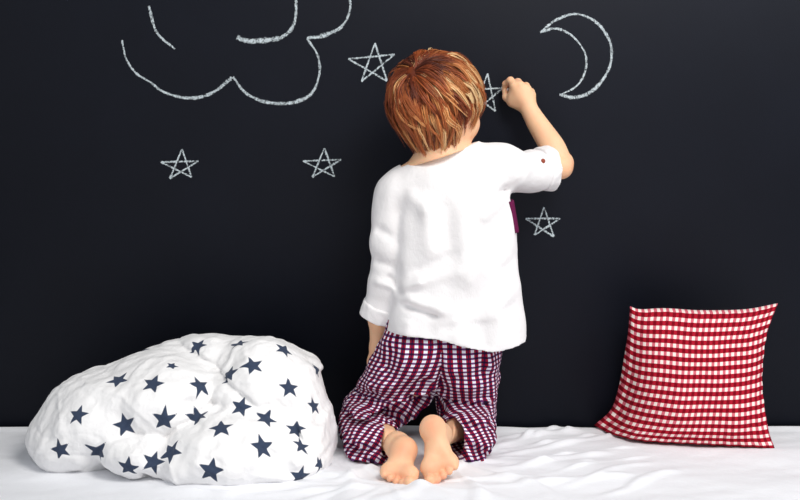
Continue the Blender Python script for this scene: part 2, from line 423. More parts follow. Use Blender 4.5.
cor = (1-s3)*(1-t3)*np.array(BL)+s3*(1-t3)*np.array(BR)+(1-s3)*t3*np.array(TL)+s3*t3*np.array(TR)
G = (1-s3)*Lc+s3*Rc+(1-t3)*Bc+t3*Tc-cor
ybot = CAM_Z*FOC/(np.maximum(G[:,:1,1],428.)-HOR)-CAM_D; ybot = np.minimum(ybot, -.012)+0*T1
Ymid = lerp(ybot, -.075+0*T1, T1**.8)
W = np.zeros((n,n,3))
d = Ymid+CAM_D; W[...,0] = (G[...,0]-400)*d/FOC; W[...,1] = Ymid; W[...,2] = CAM_Z-(G[...,1]-HOR)*d/FOC
e = (np.clip(1-(2*S1-1)**2,0,1)*np.clip(1-(2*T1-1)**2,0,1))
th = .068*e**.45*(1-.25*T1)
edgew = np.exp(-np.minimum(np.minimum(S1,1-S1),np.minimum(T1,1-T1))/.07)
wr = .0030*snoise(W[...,0], 0*S1, W[...,2], 14, 31)*np.clip(e*3,0,1)+.0045*edgew*np.clip(e*30,0,1)*(np.sin(T1*60)+np.sin(S1*70))*.6
wr += .006*np.exp(-(((S1*.6+T1*.35)-.12-.02*np.sin(T1*20))/.035)**2)*np.clip(e*4,0,1)
Vf = W.copy(); Vf[...,1] -= th+wr; Vb = W.copy(); Vb[...,1] += th*.8
Vb[...,1] = np.minimum(Vb[...,1], -.006); zmin = np.minimum(Vf[...,2].min(), Vb[...,2].min())
V = np.vstack([Vf.reshape(-1,3), Vb.reshape(-1,3)]); V[:,2] += max(0, .006-zmin)
ii = (np.arange(n-1)[:,None]*n+np.arange(n-1)[None]).ravel()
F1 = np.stack([ii, ii+n, ii+n+1, ii+1], 1); F2 = F1[:, ::-1]+n*n
F = np.vstack([F1, F2])
uvv = np.stack([S1*.375+.004*np.sin(T1*9), T1*.30], -1).reshape(-1,2); uva = np.vstack([uvv,uvv])[F.ravel()]
o = make('pillow', V, F, M_ging, uv=uva)
md = o.modifiers.new('weld', 'WELD'); md.merge_threshold = .0004
tag(o, 'red and white gingham pillow leaning on the blackboard wall', 'pillow')

# ------------------------------------------------------------------ chalk drawings
def stroke(pts, w, jit=.35, closed=False, sm=True, seed=0):
    r = np.random.default_rng(seed+int(pts[0][0])); pts = smoothc(pts, 24*(len(pts)-1)) if sm else np.array(pts, float)
    L = np.r_[0, np.cumsum(np.linalg.norm(np.diff(pts,axis=0),axis=1))]; m = max(6, int(L[-1]/1.2)); t = np.linspace(0,L[-1],m)
    p = np.stack([np.interp(t,L,pts[:,i]) for i in (0,1)],-1)
    sc = CAM_D/FOC; p3 = np.stack([(p[:,0]-400)*sc, CAM_Z-(p[:,1]-HOR)*sc], -1)
    tg = np.gradient(p3, axis=0); tg /= np.linalg.norm(tg,axis=1)[:,None]; nn = np.stack([-tg[:,1], tg[:,0]],-1)
    wv = w if np.ndim(w) else np.array([w,w]); ww = np.interp(np.linspace(0,1,m), np.linspace(0,1,len(wv)), wv)*sc*.5
    ww = ww*(1+.13*np.convolve(r.normal(size=m+4), np.ones(5)/2.2, 'valid'))
    return p3, nn, ww
def chalk(name, strokes, label, cat='chalk drawing', group=None):
    Vs, Fs, U = [], [], []; base = 0
    for si, (p3, nn, ww) in enumerate(strokes):
        m = len(p3); y = -.0007-.00025*si
        a = p3+nn*ww[:,None]; b_ = p3-nn*ww[:,None]
        top_ = np.stack([a[:,0], np.full(m,y), a[:,1]],-1); bo = np.stack([b_[:,0], np.full(m,y), b_[:,1]],-1)
        Vs += [top_, bo]; i = np.arange(m-1)+base; Fs.append(np.stack([i, i+m, i+m+1, i+1],1))
        for j in range(m-1): U += [(j*.1,1),(j*.1,0),(j*.1+.1,0),(j*.1+.1,1)]
        base += 2*m
        for e_ in (a, b_):                                          # the chalk's small thickness, down to the board
            Vs += [np.stack([e_[:,0], np.full(m,y), e_[:,1]],-1), np.stack([e_[:,0], np.full(m,.0), e_[:,1]],-1)]
            i = np.arange(m-1)+base; Fs.append(np.stack([i, i+m, i+m+1, i+1],1)); U += [(0,1)]*(4*(m-1)); base += 2*m
    o = make(name, np.vstack(Vs), np.vstack(Fs), M_chalk, uv=U, smooth=False); tag(o, label, cat, group); return o
def cstar(t,br,l,r,bl): 
    w = 2.3; return [stroke([bl,t],w,sm=False), stroke([t,br],w,sm=False), stroke([br,l],w,sm=False), stroke([l,r],w,sm=False), stroke([r,bl],w,sm=False)]
GR = 'chalk stars drawn on the blackboard'
chalk('chalk_star', cstar((182,149),(191.6,177),(161,162),(198.4,161),(170,178.5)), 'white chalk star at far left, low under the cloud', group=GR)
chalk('chalk_star', cstar((324.4,148),(334.5,176.5),(303,161),(341,159.5),(312.5,177)), "white chalk star left of the child's white shoulder, below the cloud's rounded end", group=GR)
chalk('chalk_star', cstar((375,43),(387,81),(348.5,59),(394.5,54.5),(361.5,81.5)), "large white chalk star just left of the child's hair", group=GR)
chalk('chalk_star', cstar((487.5,73.5),(495.5,111),(466,90),(503,88),(474,112)), "half-hidden chalk star being drawn between the child's head and hand", group=GR)
chalk('chalk_star', cstar((544,207),(553.8,236.7),(525.7,218.5),(560,218.5),(534.5,235)), "white chalk star under the child's raised elbow, right of the shirt", group=GR)
chalk('chalk_moon', [stroke([(540.2,32.3),(556,20),(576.7,14),(597.5,23.4),(610.5,44),(609.4,67.6),(595,88.5),(576.7,97.3),(559.5,94.7)],[2.4,3,3,3.4,3.6,3.6,4,4.6,3.6]),
  stroke([(540.2,32.3),(556,28.6),(571.5,35.4),(584.5,52),(585.5,70),(576.7,85.8),(560,95)],[3.4,2.6,2.4,2.6,2.6,2.4,2.4])], 'white chalk crescent moon drawn at upper right of the blackboard')
chalk('chalk_cloud', [stroke([(122,40),(126,58),(136,73),(150,82),(166,93),(190,98),(212,93),(232,77.5)],[2.6,2.8,3,3,3.2,4,4.4,4]),
  stroke([(233,77),(246,93),(266,102),(290,103),(310,95),(319,76),(318,56),(307,38.5)],[2.8,3.4,4.6,4.8,4.2,3.4,3,2.6]),
  stroke([(307,38),(322,36),(340,28),(349,14),(350,0),(346,-16),(330,-34)],[4.6,4.8,3.6,3,3,3,3]),
  stroke([(237,37),(246,40.5),(258,41),(282,37),(294,24),(296,0),(290,-18),(276,-32)],[5.5,6,6,5,3.6,3,3,3]),
  stroke([(149,6),(152,18),(158,34),(175,49)],[3,3.6,3,2.6])], 'big white chalk cloud outline drawn at upper left of the blackboard')

# ------------------------------------------------------------------ the child
person = empty('person', (0.05,-.2,0)); WL['person'] = (0.05,-.2,0)
tag(person, 'child in white shirt and plaid trousers kneeling on the bed, drawing on the blackboard', 'person')
COLP = P(440,155.5,-.24); COLN = np.array([-.32,0,1.]); COLN /= np.linalg.norm(COLN)      # collar line
EL = P(560,166,-.105); WR = P(529,109,-.05)
# head frame
ang = math.radians(40); Fv = np.array([math.sin(ang), math.cos(ang), -.10]); Fv /= np.linalg.norm(Fv)
Rv = np.array([math.cos(ang), -math.sin(ang), 0]); tilt = math.radians(-3)
Uv = np.cross(Rv, Fv); Uv /= np.linalg.norm(Uv); Rv = np.cross(Fv, Uv)
Mh = np.stack([Rv, Fv, Uv]); HC = P(438,108,-.205)
def hd(r, f_, u): return HC+r*Rv+f_*Fv+u*Uv
LIM = (-.17,-.47,-.01), (.37,-.001,.83)
# ------------------------------------------------------------------ shirt
f = Field((-.13,-.36,.14), (.38,-.05,.72), .0026)
rows = [148,156,165,180,200,230,270,300,330,352]
xl   = [452,428,410,397,391,389,391,390,386,382]
xr   = [470,478,492,505,511,516,519,522,526,529]
hb   = [.022,.040,.056,.066,.074,.080,.088,.094,.100,.104]
YC = -.195
sc = (YC+CAM_D)/FOC; zz = [CAM_Z-(r_-HOR)*sc for r_ in rows]
cx = [((a_+b_)/2-400)*sc for a_, b_ in zip(xl,xr)]; hw = [(b_-a_)/2*sc for a_, b_ in zip(xl,xr)]
x,y,z = f.grid((slice(None),)*3); zf = z.ravel()
CX = interp(zf,zz,cx)[None,None]; A_ = interp(zf,zz,hw)[None,None]; B_ = interp(zf,zz,hb)[None,None]
px, py = np.abs(x-CX), np.abs(y-YC)
pw = 2.5
k0 = ((px/A_)**pw+(py/B_)**pw)**(1/pw); torso = (k0-1)*np.minimum(A_,B_)*1.0
torso = np.maximum(torso, z-zz[0]+0*x+0*y)
f.F = np.minimum(torso, .03).astype(np.float32)
# shoulders and sleeves
f.chain([P(446,160,-.20), P(400,186,-.20)], [.036,.038], .03)
f.chain([P(458,157,-.20), P(500,164,-.19)], [.034,.040], .03)
f.chain([P(396,196,-.20), P(390,245,-.20), P(385,285,-.19), P(381,312,-.172)], [.042,.038,.034,.036], .012)
f.chain([P(500,170,-.19), P(532,171,-.135), P(541,170,-.118)], [.045,.039,.038], .022)
# drape
folds = segfold([(398,205,396,255,5,-.003),(396,262,400,292,5,-.004),(386,278,402,296,4,-.005),(398,290,425,280,5,.006),(400,297,450,312,6,.006),(402,306,440,318,4,-.005),(405,285,470,270,7,.004),
   (408,276,460,252,6,-.004),(425,200,432,262,8,.004),(445,195,450,250,7,-.003),(462,200,470,280,9,.0035),(490,215,470,262,8,-.0035),(500,240,462,290,8,.005),(515,260,470,312,7,-.0045),
   (518,290,470,330,7,.005),(430,330,490,322,6,-.003),(505,195,480,225,7,.006),(512,188,490,205,4,-.006),(470,165,500,185,7,.004),(405,190,430,215,8,.004),
   (376,230,392,240,5,-.004),(374,262,394,272,5,-.004),(372,285,396,290,4,.004),(520,160,530,178,4,-.0015),(510,158,522,184,6,.002),(410,320,405,338,6,.004),(455,315,462,348,9,.004),(500,310,505,350,8,.004),(480,318,484,350,7,-.004),(430,315,432,340,7,-.003)], -.28, 1.55)
f.add(folds)
f.add(lambda x,y,z: .0026*snoise(x*1.2,y,z*.7,8,71)+.0011*snoise(x,y,z,20,72))
# openings: neckline, cuffs, hem
x,y,z = f.grid((slice(None),)*3)
hp = [(375,336),(400,336.5),(440,340),(470,348),(492,352),(510,350),(532,346)]
hs = (-.285+CAM_D)/FOC; hx = [(a_-400)*hs for a_,_ in hp]; hz = [CAM_Z-(b_-HOR)*hs for _,b_ in hp]
hem = np.interp(x.ravel(), hx, hz)[:,None,None]
full = f.F.copy()
outer = np.maximum(full, hem-z+0*y); SHIRT_SOLID = (f.ax, outer.copy())
inner = np.maximum(full+.0035, -(z-hem-.06)*0-1)            # hollow shell
inner = np.where(z+0*x+0*y < .30, full+.0052, .03)
f.F = np.maximum(outer, -inner).astype(np.float32)
# sleeve ends
def cutplane(p, n_, lo, hi):
    sl = f.sl(lo, hi, 0); x,y,z = f.grid(sl); n_ = n_/np.linalg.norm(n_)
    d = (x-p[0])*n_[0]+(y-p[1])*n_[1]+(z-p[2])*n_[2]; f.F[sl] = np.maximum(f.F[sl], d)
cl = P(381,312,-.172); nl = P(381,312,-.172)-P(386,280,-.19)
cutplane(cl, nl, cl-.045, cl+np.array([.03,.05,.045]))
cr = P(544,169.5,-.113); nr = P(549,169.5,-.107)-P(530,170,-.138)
cutplane(cr, nr, cr-np.array([.03,.06,.06]), cr+.07)
f.cone(P(384,300,-.18), cl+nl*.6, .028,.028, .002, 'sub'); f.cone(P(534,170,-.132), cr+nr*.8, .033,.033, .002, 'sub')
# neckline: shirt ends on a slanting collar line, with a hole for the neck
sl = f.sl(COLP-np.array([.075,.12,.03]), COLP+np.array([.075,.12,.12]), 0); x,y,z = f.grid(sl)
d = (x-COLP[0])*COLN[0]+(z-COLP[2])*COLN[2]+0*y-.0015*np.sin(x*90)
f.F[sl] = np.maximum(f.F[sl], d)
V, F = f.mesh(1)
shirt = make('shirt', V, F, M_shirt, person); SV, SF = V, F
# neckband
def tube(pts, r_, closed=True, nseg=8, flat=1.):
    pts = np.array(pts); m = len(pts); tg = np.roll(pts,-1,0)-np.roll(pts,1,0)
    if not closed: tg = np.gradient(pts, axis=0)
    tg /= np.linalg.norm(tg,axis=1)[:,None]; up = np.array([0,0,1.]); a_ = np.cross(tg, up); a_ /= np.linalg.norm(a_,axis=1)[:,None]; b_ = np.cross(a_, tg)
    V = np.stack([pts+r_*(math.cos(t)*a_+math.sin(t)*flat*b_) for t in np.linspace(0,2*math.pi,nseg,endpoint=False)],1).reshape(-1,3)
    F = [(i*nseg+j, ((i+1)%m)*nseg+j, ((i+1)%m)*nseg+(j+1)%nseg, i*nseg+(j+1)%nseg) for i in range(m if closed else m-1) for j in range(nseg)]
    return V, np.array(F)
# rolled cuffs
def cuff(c_, n_, r_, hh, thick, seed):
    g = Field(c_-.075, c_+.075, .0022); n_ = n_/np.linalg.norm(n_); x,y,z = g.grid((slice(None),)*3)
    X_, Y_, Z_ = x-c_[0], y-c_[1], z-c_[2]; t = X_*n_[0]+Y_*n_[1]+Z_*n_[2]
    rad = np.sqrt(np.maximum(X_**2+Y_**2+Z_**2-t*t, 0))
    rl = r_+.10*t*0+.0016*np.sin(3*np.arctan2(Z_, X_+Y_)+seed)
    q1 = np.abs(rad-rl)-thick+.0025; q2 = np.abs(t)-hh+.0025
    g.F = (np.sqrt(np.maximum(q1,0)**2+np.maximum(q2,0)**2)+np.minimum(np.maximum(q1,q2),0)-.0025).astype(np.float32)
    g.add(lambda x,y,z: .0014*snoise(x,y,z,22,seed)+.0007*snoise(x,y,z,50,seed+1))
    return g.mesh(1)
V, F = cuff(P(380.5,311,-.173), nl+np.array([-.012,0,.002]), .0345, .016, .0045, 81); make('sleeve_cuff', V, F, M_shirt, shirt)
V, F = CV, CF = cuff(P(545,169.5,-.112), nr+np.array([.004,-.004,.004]), .0415, .0135, .0052, 85); make('sleeve_cuff', V, F, M_shirt, shirt)
bv2 = BVHTree.FromPolygons([tuple(v) for v in CV], [tuple(int(i) for i in q) for q in CF])
rd = (Vector(P(543,161,0))-eye).normalized(); bv3 = BVHTree.FromPolygons([tuple(v) for v in SV], [tuple(int(i) for i in q) for q in SF])
hs_ = [h for h in (bv2.ray_cast(eye, rd)[0], bv3.ray_cast(eye, rd)[0]) if h is not None]; bt = np.array(min(hs_, key=lambda h: h.y))+np.array([0,-.0015,0]); g = Field(bt-.012, bt+.012, .0008); g.ell(bt, (.0048,.0036,.0052), .001); V, F = g.mesh(1)
button = make('button', V, F, M_button, shirt)
# plum chest pocket wrapping round the right side
ys = np.linspace(-.232,-.125,14); zs_ = np.linspace(P(0,231,-.19)[2], P(0,200,-.19)[2], 12)
def side_x(y_, z_):
    a_ = interp(z_,zz,hw); b2 = interp(z_,zz,hb); c2 = interp(z_,zz,cx); return c2+a_*(1-min(.999,abs(y_-YC)/b2)**pw)**(1/pw)+.0035
Vo = np.array([[side_x(a_,b_), a_, b_] for a_ in ys for b_ in zs_]); Vi = Vo-np.array([.004,0,0]); m = len(zs_)
Fp = [(i*m+j,(i+1)*m+j,(i+1)*m+j+1,i*m+j+1) for i in range(len(ys)-1) for j in range(m-1)]; Fp = np.array(Fp)
o = make('pocket', Vo, Fp, M_pocket, shirt); md = o.modifiers.new('t','SOLIDIFY'); md.thickness = .004; md.offset = 0
o['label'] = 'plum chest pocket'

# ------------------------------------------------------------------ trousers
f = Field((-.20,-.42,.002), (.30,-.03,.32), .0026)
spL = [P(418,328,-.19), P(416,352,-.19), P(402,378,-.165), P(385,398,-.13), P(369,414,-.105), P(365,424,-.14), P(368,433,-.20), P(371,437,-.235), P(375,440,-.262)]
rL  = [.066,.075,.072,.065,.057,.054,.052,.050,.048,.046]
spR = [P(463,328,-.19), P(464,352,-.19), P(466,380,-.165), P(467,398,-.13), P(468,412,-.105), P(468,424,-.15), P(467,432,-.205), P(468,436,-.235), P(468,439,-.262)]
rR  = [.066,.072,.066,.060,.054,.053,.053,.052,.050]
for sp, rs in ((spL,rL),(spR,rR)): f.chain(sp, rs, .012)
f.cone(P(425,345,-.205), P(456,345,-.205), .072,.072, .02)
folds = segfold([(440,345,441,385,3.5,-.008),(440,388,415,402,4,.005),(432,378,395,392,5,-.006),(425,392,385,402,4,-.005),(400,385,362,392,5,.006),(385,400,352,402,4,-.006),(372,412,345,416,4,.006),
  (395,422,352,424,4,-.007),(398,430,350,436,4,.006),(396,438,345,446,4,-.006),(390,448,345,456,4,.005),(450,380,482,372,5,-.005),(452,392,490,386,5,.005),(455,402,492,402,4,-.006),(456,412,494,416,4,.006),
  (460,420,494,428,4,-.007),(462,430,492,440,4,.006),(466,440,492,452,4,-.006),(485,345,495,375,5,.005),(478,350,484,380,5,-.004),(395,345,385,375,6,-.004),(405,345,400,375,5,.003),(420,405,414,432,4,.006),(342,424,398,414,3,-.009),(440,405,494,412,3,-.008),(350,440,372,455,3,-.006),(372,428,384,450,3,.005),(346,452,362,464,3,.004),(470,425,476,455,3,-.005),(480,420,488,448,3,.005)], -.25, 1.25)
f.add(folds)
f.add(lambda x,y,z: .0028*snoise(x,y*1.2,z,13,91)+.0016*snoise(x,y*.7,z*1.3,28,92))
TROUSER_SOLID = (f.ax, f.F.copy())
for sp, rs, n_, e_ in ((spL,rL,np.array([.80,-.5,0]),P(391,445,-.275)),(spR,rR,np.array([-.80,-.45,0]),P(455,440,-.275))):   # open hems
    n_ = n_/np.linalg.norm(n_); sl = f.sl(e_-.085, e_+.085, 0); x,y,z = f.grid(sl)
    d = (x-e_[0])*n_[0]+(y-e_[1])*n_[1]+(z-e_[2])*n_[2]
    sgn = (z-e_[2])*.25                                             # hem rides up at the top
    m_ = ((x < .055) if sp is spL else (x > .055)) if False else True
    lim = (x < .062 if sp is spL else x > .062)+0*y+0*z > .5
    f.F[sl] = np.where(lim, np.maximum(f.F[sl], d), f.F[sl])
f.chain([P(369,434,-.19), P(386,441,-.26), P(411,446,-.32)], [.030,.032,.036], .002, 'sub')
f.chain([P(467,432,-.19), P(455,437,-.26), P(434,440,-.32)], [.032,.036,.040], .002, 'sub')
x,y,z = f.grid((slice(None),)*3); f.F = np.maximum(f.F, (.0065-z)+0*x+0*y).astype(np.float32)
V, F = f.mesh(1)
def leg_uv(Vp, sp, thigh=False):
    sp = smoothc(sp, 80); n_ = len(sp); L = np.r_[0, np.cumsum(np.linalg.norm(np.diff(sp,axis=0),axis=1))]
    tg = np.gradient(sp, axis=0); tg /= np.linalg.norm(tg,axis=1)[:,None]
    fr = [np.array([0,-1.,0])]
    for i in range(1,n_):
        v = fr[-1]-tg[i]*(fr[-1]@tg[i]); fr.append(v/np.linalg.norm(v))
    fr = np.array(fr); best = np.full(len(Vp), 1e9); idx = np.zeros(len(Vp), int)
    wgt = np.array([.04,.04,1.]) if thigh else np.ones(3)
    for i in range(n_):
        d2 = (((Vp-sp[i])**2)*wgt).sum(1); m = d2 < best; best[m] = d2[m]; idx[m] = i
    if thigh: tg = np.tile(np.array([0,0,-1.]), (n_,1)); fr = np.tile(np.array([0,-1.,0]), (n_,1)); bd = ((Vp-sp[idx])**2).sum(1); best = bd
    q = Vp-sp[idx]; ax = np.einsum('ij,ij->i', q, tg[idx]); v = L[idx]+np.clip(ax,-.03,.03); q = q-ax[:,None]*tg[idx]
    bi = np.cross(tg, fr); an = np.arctan2(np.einsum('ij,ij->i', q, bi[idx]), np.einsum('ij,ij->i', q, fr[idx]))
    return an, v, best
aL, vL, dL = leg_uv(V, spL+[2*spL[-1]-spL[-2]]); aR, vR, dR = leg_uv(V, spR+[2*spR[-1]-spR[-2]])
tL = leg_uv(V, spL[:5], True); tR = leg_uv(V, spR[:5], True)
cen = V[F].mean(1); seam = P(441,360,-.26)[0]
isL = (dL[F].mean(1) < dR[F].mean(1)); 
hi = cen[:,2] > P(0,385,-.25)[2]; isL = np.where(hi, cen[:,0] < seam, isL)
NR = 30*.0142/(2*math.pi)     # 35 whole repeats round a leg
def corner(a_, v_):
    aa = a_[F]; ref = aa[:, :1]; aa = ref+((aa-ref+math.pi) % (2*math.pi)-math.pi); return np.stack([aa*NR, v_[F]], -1)
# the bunched cloth over calves and hems: the check runs on over the top and down the back
shin = ((cen[:,2] < .113) & (cen[:,1] < -.15))[:,None,None]
wob = .004*snoise(V[:,0], V[:,1], V[:,2], 14, 95)
def calf(rot):
    su, sv = V[:,0]+wob, -(V[:,1]*.62+V[:,2]*1.3)+wob
    return np.stack([(su*math.cos(rot)+sv*math.sin(rot))[F], (sv*math.cos(rot)-su*math.sin(rot))[F]], -1)
UVc = np.where(isL[:,None,None], np.where(shin, calf(.45), corner(tL[0],tL[1])), np.where(shin, calf(-.35), corner(tR[0],tR[1]))).reshape(-1,2)
make('trousers', V, F, M_plaid, person, uv=UVc)

# ------------------------------------------------------------------ body
f = Field(LIM[0], LIM[1], .0021)
# head
f.ell(hd(0,-.008,.018), (.071,.086,.076), .02, Mh)
f.ell(hd(0,.030,-.020), (.058,.056,.068), .03, Mh)
f.ell(hd(0,.050,-.064), (.032,.030,.024), .03, Mh)                 # chin
for s2 in (-1,1):
    f.ell(hd(s2*.036,.058,-.028), (.020,.020,.022), .02, Mh)       # cheeks
    f.ell(hd(s2*.026,.086,.002), (.012,.008,.009), .006, Mh, 'sub')  # eye hollows
    f.cone(hd(s2*.010,.084,.014), hd(s2*.040,.074,.014), .006,.005, .012)
f.chain([hd(0,.080,.004), hd(0,.092,-.014), hd(0,.096,-.022)], [.006,.008,.0095], .010)
for s2 in (-1,1): f.ell(hd(s2*.009,.089,-.024), (.007,.008,.006), .006, Mh)
f.cone(hd(-.012,.082,-.040), hd(.012,.082,-.040), .0055,.0055, .005)
f.cone(hd(-.011,.080,-.048), hd(.011,.080,-.048), .006,.006, .005)
for s2 in (-1,1):                                                   # ears
    E = hd(s2*.0665,-.004,-.008); Me = np.stack([s2*Rv*.85-Fv*.53, Fv*.85+s2*Rv*.53, Uv])
    f.ell(E+s2*Rv*.006, (.0055,.018,.027), .004, Me)
    f.ell(E+s2*Rv*.012+Fv*.004, (.005,.010,.017), .004, Me, 'sub')
    f.ell(hd(s2*.069,-.004,-.030), (.006,.008,.010), .006, Mh)
# neck and trunk
C7 = P(440,160,-.215)
f.chain([hd(0,-.022,-.045), P(441,148,-.212), C7], [.037,.032,.036], .02)
f.chain([C7, P(445,200,-.20), P(446,260,-.195), P(442,310,-.195), P(440,350,-.195)], [.04,.068,.062,.058,.06], .03)
f.cone(P(405,200,-.20), P(425,200,-.20), .045,.055, .03); f.cone(P(478,188,-.20), P(455,195,-.20), .045,.055, .03)
f.cone(C7, P(398,190,-.20), .03,.036, .03); f.cone(C7, P(492,174,-.20), .03,.038, .03)
f.cone(P(418,355,-.19), P(462,355,-.19), .058,.058, .03)
# left arm (hanging, hand in front of the thigh)
f.chain([P(398,192,-.20), P(386,258,-.195), P(380,318,-.165), P(378,347,-.145)], [.033,.026,.022,.0165], .015)
f.chain([P(378,347,-.145), P(377,362,-.135), P(377,372,-.13)], [.016,.019,.016], .01)
for i_, (dx, l) in enumerate(((-7,14),(-2.5,17),(2.5,16),(7,12))):
    a_ = P(377+dx,370,-.13); b_ = P(377+dx*1.1,370+l*.55,-.118); c_ = P(377+dx*1.05,370+l,-.13); f.chain([a_,b_,c_],[.0072,.0068,.006],.003)
f.chain([P(383,358,-.13), P(389,366,-.115), P(390,375,-.112)], [.010,.008,.0065], .006)
# right arm (raised to the board)
f.chain([P(492,172,-.20), P(525,170,-.145), EL], [.036,.031,.0255], .015)
f.chain([EL, P(563,162,-.098)], [.024,.022], .01)
arm_p = smoothc([P(561,167,-.105), P(553,148,-.088), P(537,123,-.062), WR], 24); arm_r = np.interp(np.linspace(0,1,len(arm_p)), [0,.35,.75,1], [.0255,.0262,.0205,.0182])
f.chain(list(arm_p), list(arm_r), .0015)
# right hand
kn = [P(514.5,86,-.050), P(520,85.5,-.052), P(526.5,89,-.047), P(531,95,-.040)]
for q in kn: f.cone(WR, q, .0150,.0100, .006)
f.ell(P(520,97,-.042), (.027,.015,.026), .012)
PIP = [P(510.5,80.5,-.038), P(518,82,-.030), P(526,86,-.026), P(531,92,-.022)]
DIP = [P(505.5,84,-.024), P(512,84,-.018), P(520,88,-.014), P(526,94,-.013)]
TIP = [P(504.5,89.5,-.015), P(510,91,-.014), P(517,94,-.015), P(523,99,-.017)]
for a_, b_, c_, d_ in zip(kn, PIP, DIP, TIP): f.chain([a_,b_,c_,d_], [.0090,.0080,.0070,.0062], .0035)
f.chain([P(523,106,-.042), P(512,102,-.036), P(506.5,97,-.027), P(505.5,91.5,-.021)], [.0125,.0098,.0080,.0066], .006)
# legs
KL, KR = P(368,415,-.10), P(468,416,-.10)
AL, AR = P(398,446,-.315), P(438,436,-.300)
f.chain([P(418,360,-.19), KL], [.058,.038], .02); f.chain([P(462,360,-.19), KR], [.058,.038], .02)
for K_, A_ in ((KL,AL),(KR,AR)):
    m1 = K_*.68+A_*.32; f.chain([K_, m1, A_], [.036,.035,.023], .015)
# feet, soles up and facing back, toes resting on the bed
def foot(H_, B_, side, A_, tdir, wid):
    """H_ heel centre, B_ ball centre, side = +1 little toe to the right"""
    ax = (B_-H_); L = np.linalg.norm(ax); ax /= L
    lat = np.array([1.,0,0])*side; lat -= ax*(lat@ax); lat /= np.linalg.norm(lat)
    nrm = np.cross(lat, ax); nrm *= np.sign(-nrm[1])               # towards the camera = sole side
    f.cone(H_-nrm*.004, A_, .023,.022, .012)
    f.ell(H_, (.022,.025,.022), .012, np.stack([lat,ax,nrm]))
    mid = H_+ax*L*.5
    f.cone(H_, mid+lat*.006-nrm*.003, .020,.0175, .012); f.cone(mid+lat*.006-nrm*.003, B_+lat*wid*.5, .0175,.0125, .010)
    f.cone(mid-lat*.004-nrm*.008, B_-lat*wid*.42, .0155,.0165, .010); f.cone(A_, mid-nrm*.010, .020,.017, .015)
    f.cone(B_-lat*wid*.4, B_+lat*wid*.5-ax*.006, .014,.012, .008)
    f.ell(B_-lat*wid*.42+nrm*.004, (.015,.016,.012), .008, np.stack([lat,ax,nrm]))
    for i_ in range(5):
        o_ = -.52+.265*i_; base_ = B_+lat*wid*o_+ax*(.008-.003*i_); ln = [.023,.021,.018,.015,.011][i_]; r_ = [.0100,.0072,.0068,.0064,.0062][i_]
        j1 = base_+(ax*.75+tdir*.3+lat*(.05*i_))*ln*.6-nrm*.002; j2 = j1+(ax*.8+tdir*.25+lat*.04*i_)*ln*.55+nrm*.004
        j1[2] = max(j1[2], r_*.8+.002); j2[2] = max(j2[2], r_+.001)
        f.chain([base_, j1, j2], [r_*1.0, r_*.88, r_*1.08], .0020)
TD = np.array([0,-1.,0])
foot(P(433,429,-.352), P(440,466,-.392), +1, AR, TD, .046)
foot(P(404,450,-.350), P(399,474,-.397), -1, AL, TD, .046)
def sample(g, grid):
    """trilinear lookup of field g (ax list, F) on another field's grid"""
    ax, Fg = g; out = Fg
    for i in range(3):
        q = (grid[i].ravel()-ax[i][0])/(ax[i][1]-ax[i][0]); i0 = np.clip(np.floor(q).astype(int), 0, len(ax[i])-2); w_ = np.clip(q-i0, 0, 1).astype(np.float32)
        sh = [1,1,1]; sh[i] = -1; w_ = w_.reshape(sh)
        o_ = np.take(out, i0, i)*(1-w_)+np.take(out, i0+1, i)*w_
        bad = (q < 0) | (q > len(ax[i])-1); ix = [slice(None)]*3; ix[i] = bad; o_[tuple(ix)] = .03; out = o_
    return out
gr_ = f.grid((slice(None),)*3)
cover = np.minimum(sample(SHIRT_SOLID, gr_), sample(TROUSER_SOLID, gr_))+.0075
X_ = Field(LIM[0], LIM[1], .0021); X_.F[:] = .1
X_.cone(hd(0,0,.03), hd(0,0,-.03), .15,.13, .001)
NECKP = P(440,155,-.21)
for a_, b_, r_ in ((hd(0,-.01,-.02), P(439,157,-.21), .075),): X_.cone(a_, b_, r_, .05, .001)
x,y,z = gr_; dpl = (x-COLP[0])*COLN[0]+(z-COLP[2])*COLN[2]+0*y
X_.F = np.maximum(X_.F, -dpl-.004)
X_.cone(EL, P(552,145,-.085), .042,.04, .001); X_.cone(P(552,145,-.085), WR, .04,.04, .001); X_.cone(WR, P(514,86,-.03), .05,.06, .001)
X_.cone(P(381,313,-.17), P(378,347,-.145), .032,.035, .001); X_.cone(P(378,347,-.145), P(377,392,-.12), .035,.035, .001)
for q_ in (P(437,436,-.33), P(402,448,-.345)): X_.cone(q_, q_+np.array([0,-.06,-.03]), .05,.07, .001)
f.F = np.maximum(f.F, np.minimum(cover, X_.F)).astype(np.float32)
V, F = f.mesh(1)
flush = np.zeros(len(V))
for c_, r_, a_ in ((P(573,168,-.105),.022,.30),(P(404,450,-.372),.02,.35),(P(433,425,-.375),.02,.35),(P(399,488,-.41),.028,.55),(P(440,488,-.41),.028,.6),
                  (P(440,466,-.41),.02,.25),(P(512,84,-.03),.018,.30),(hd(.074,-.004,-.01),.03,.45),(hd(0,.085,-.044),.012,.6),(hd(.045,.07,-.03),.02,.3),(hd(-.045,.07,-.03),.02,.3)):
    flush = np.maximum(flush, a_*np.exp(-((V-c_)**2).sum(1)/r_**2))
body = make('body', V, F, M_skin, person, attrs={'flush': flush})
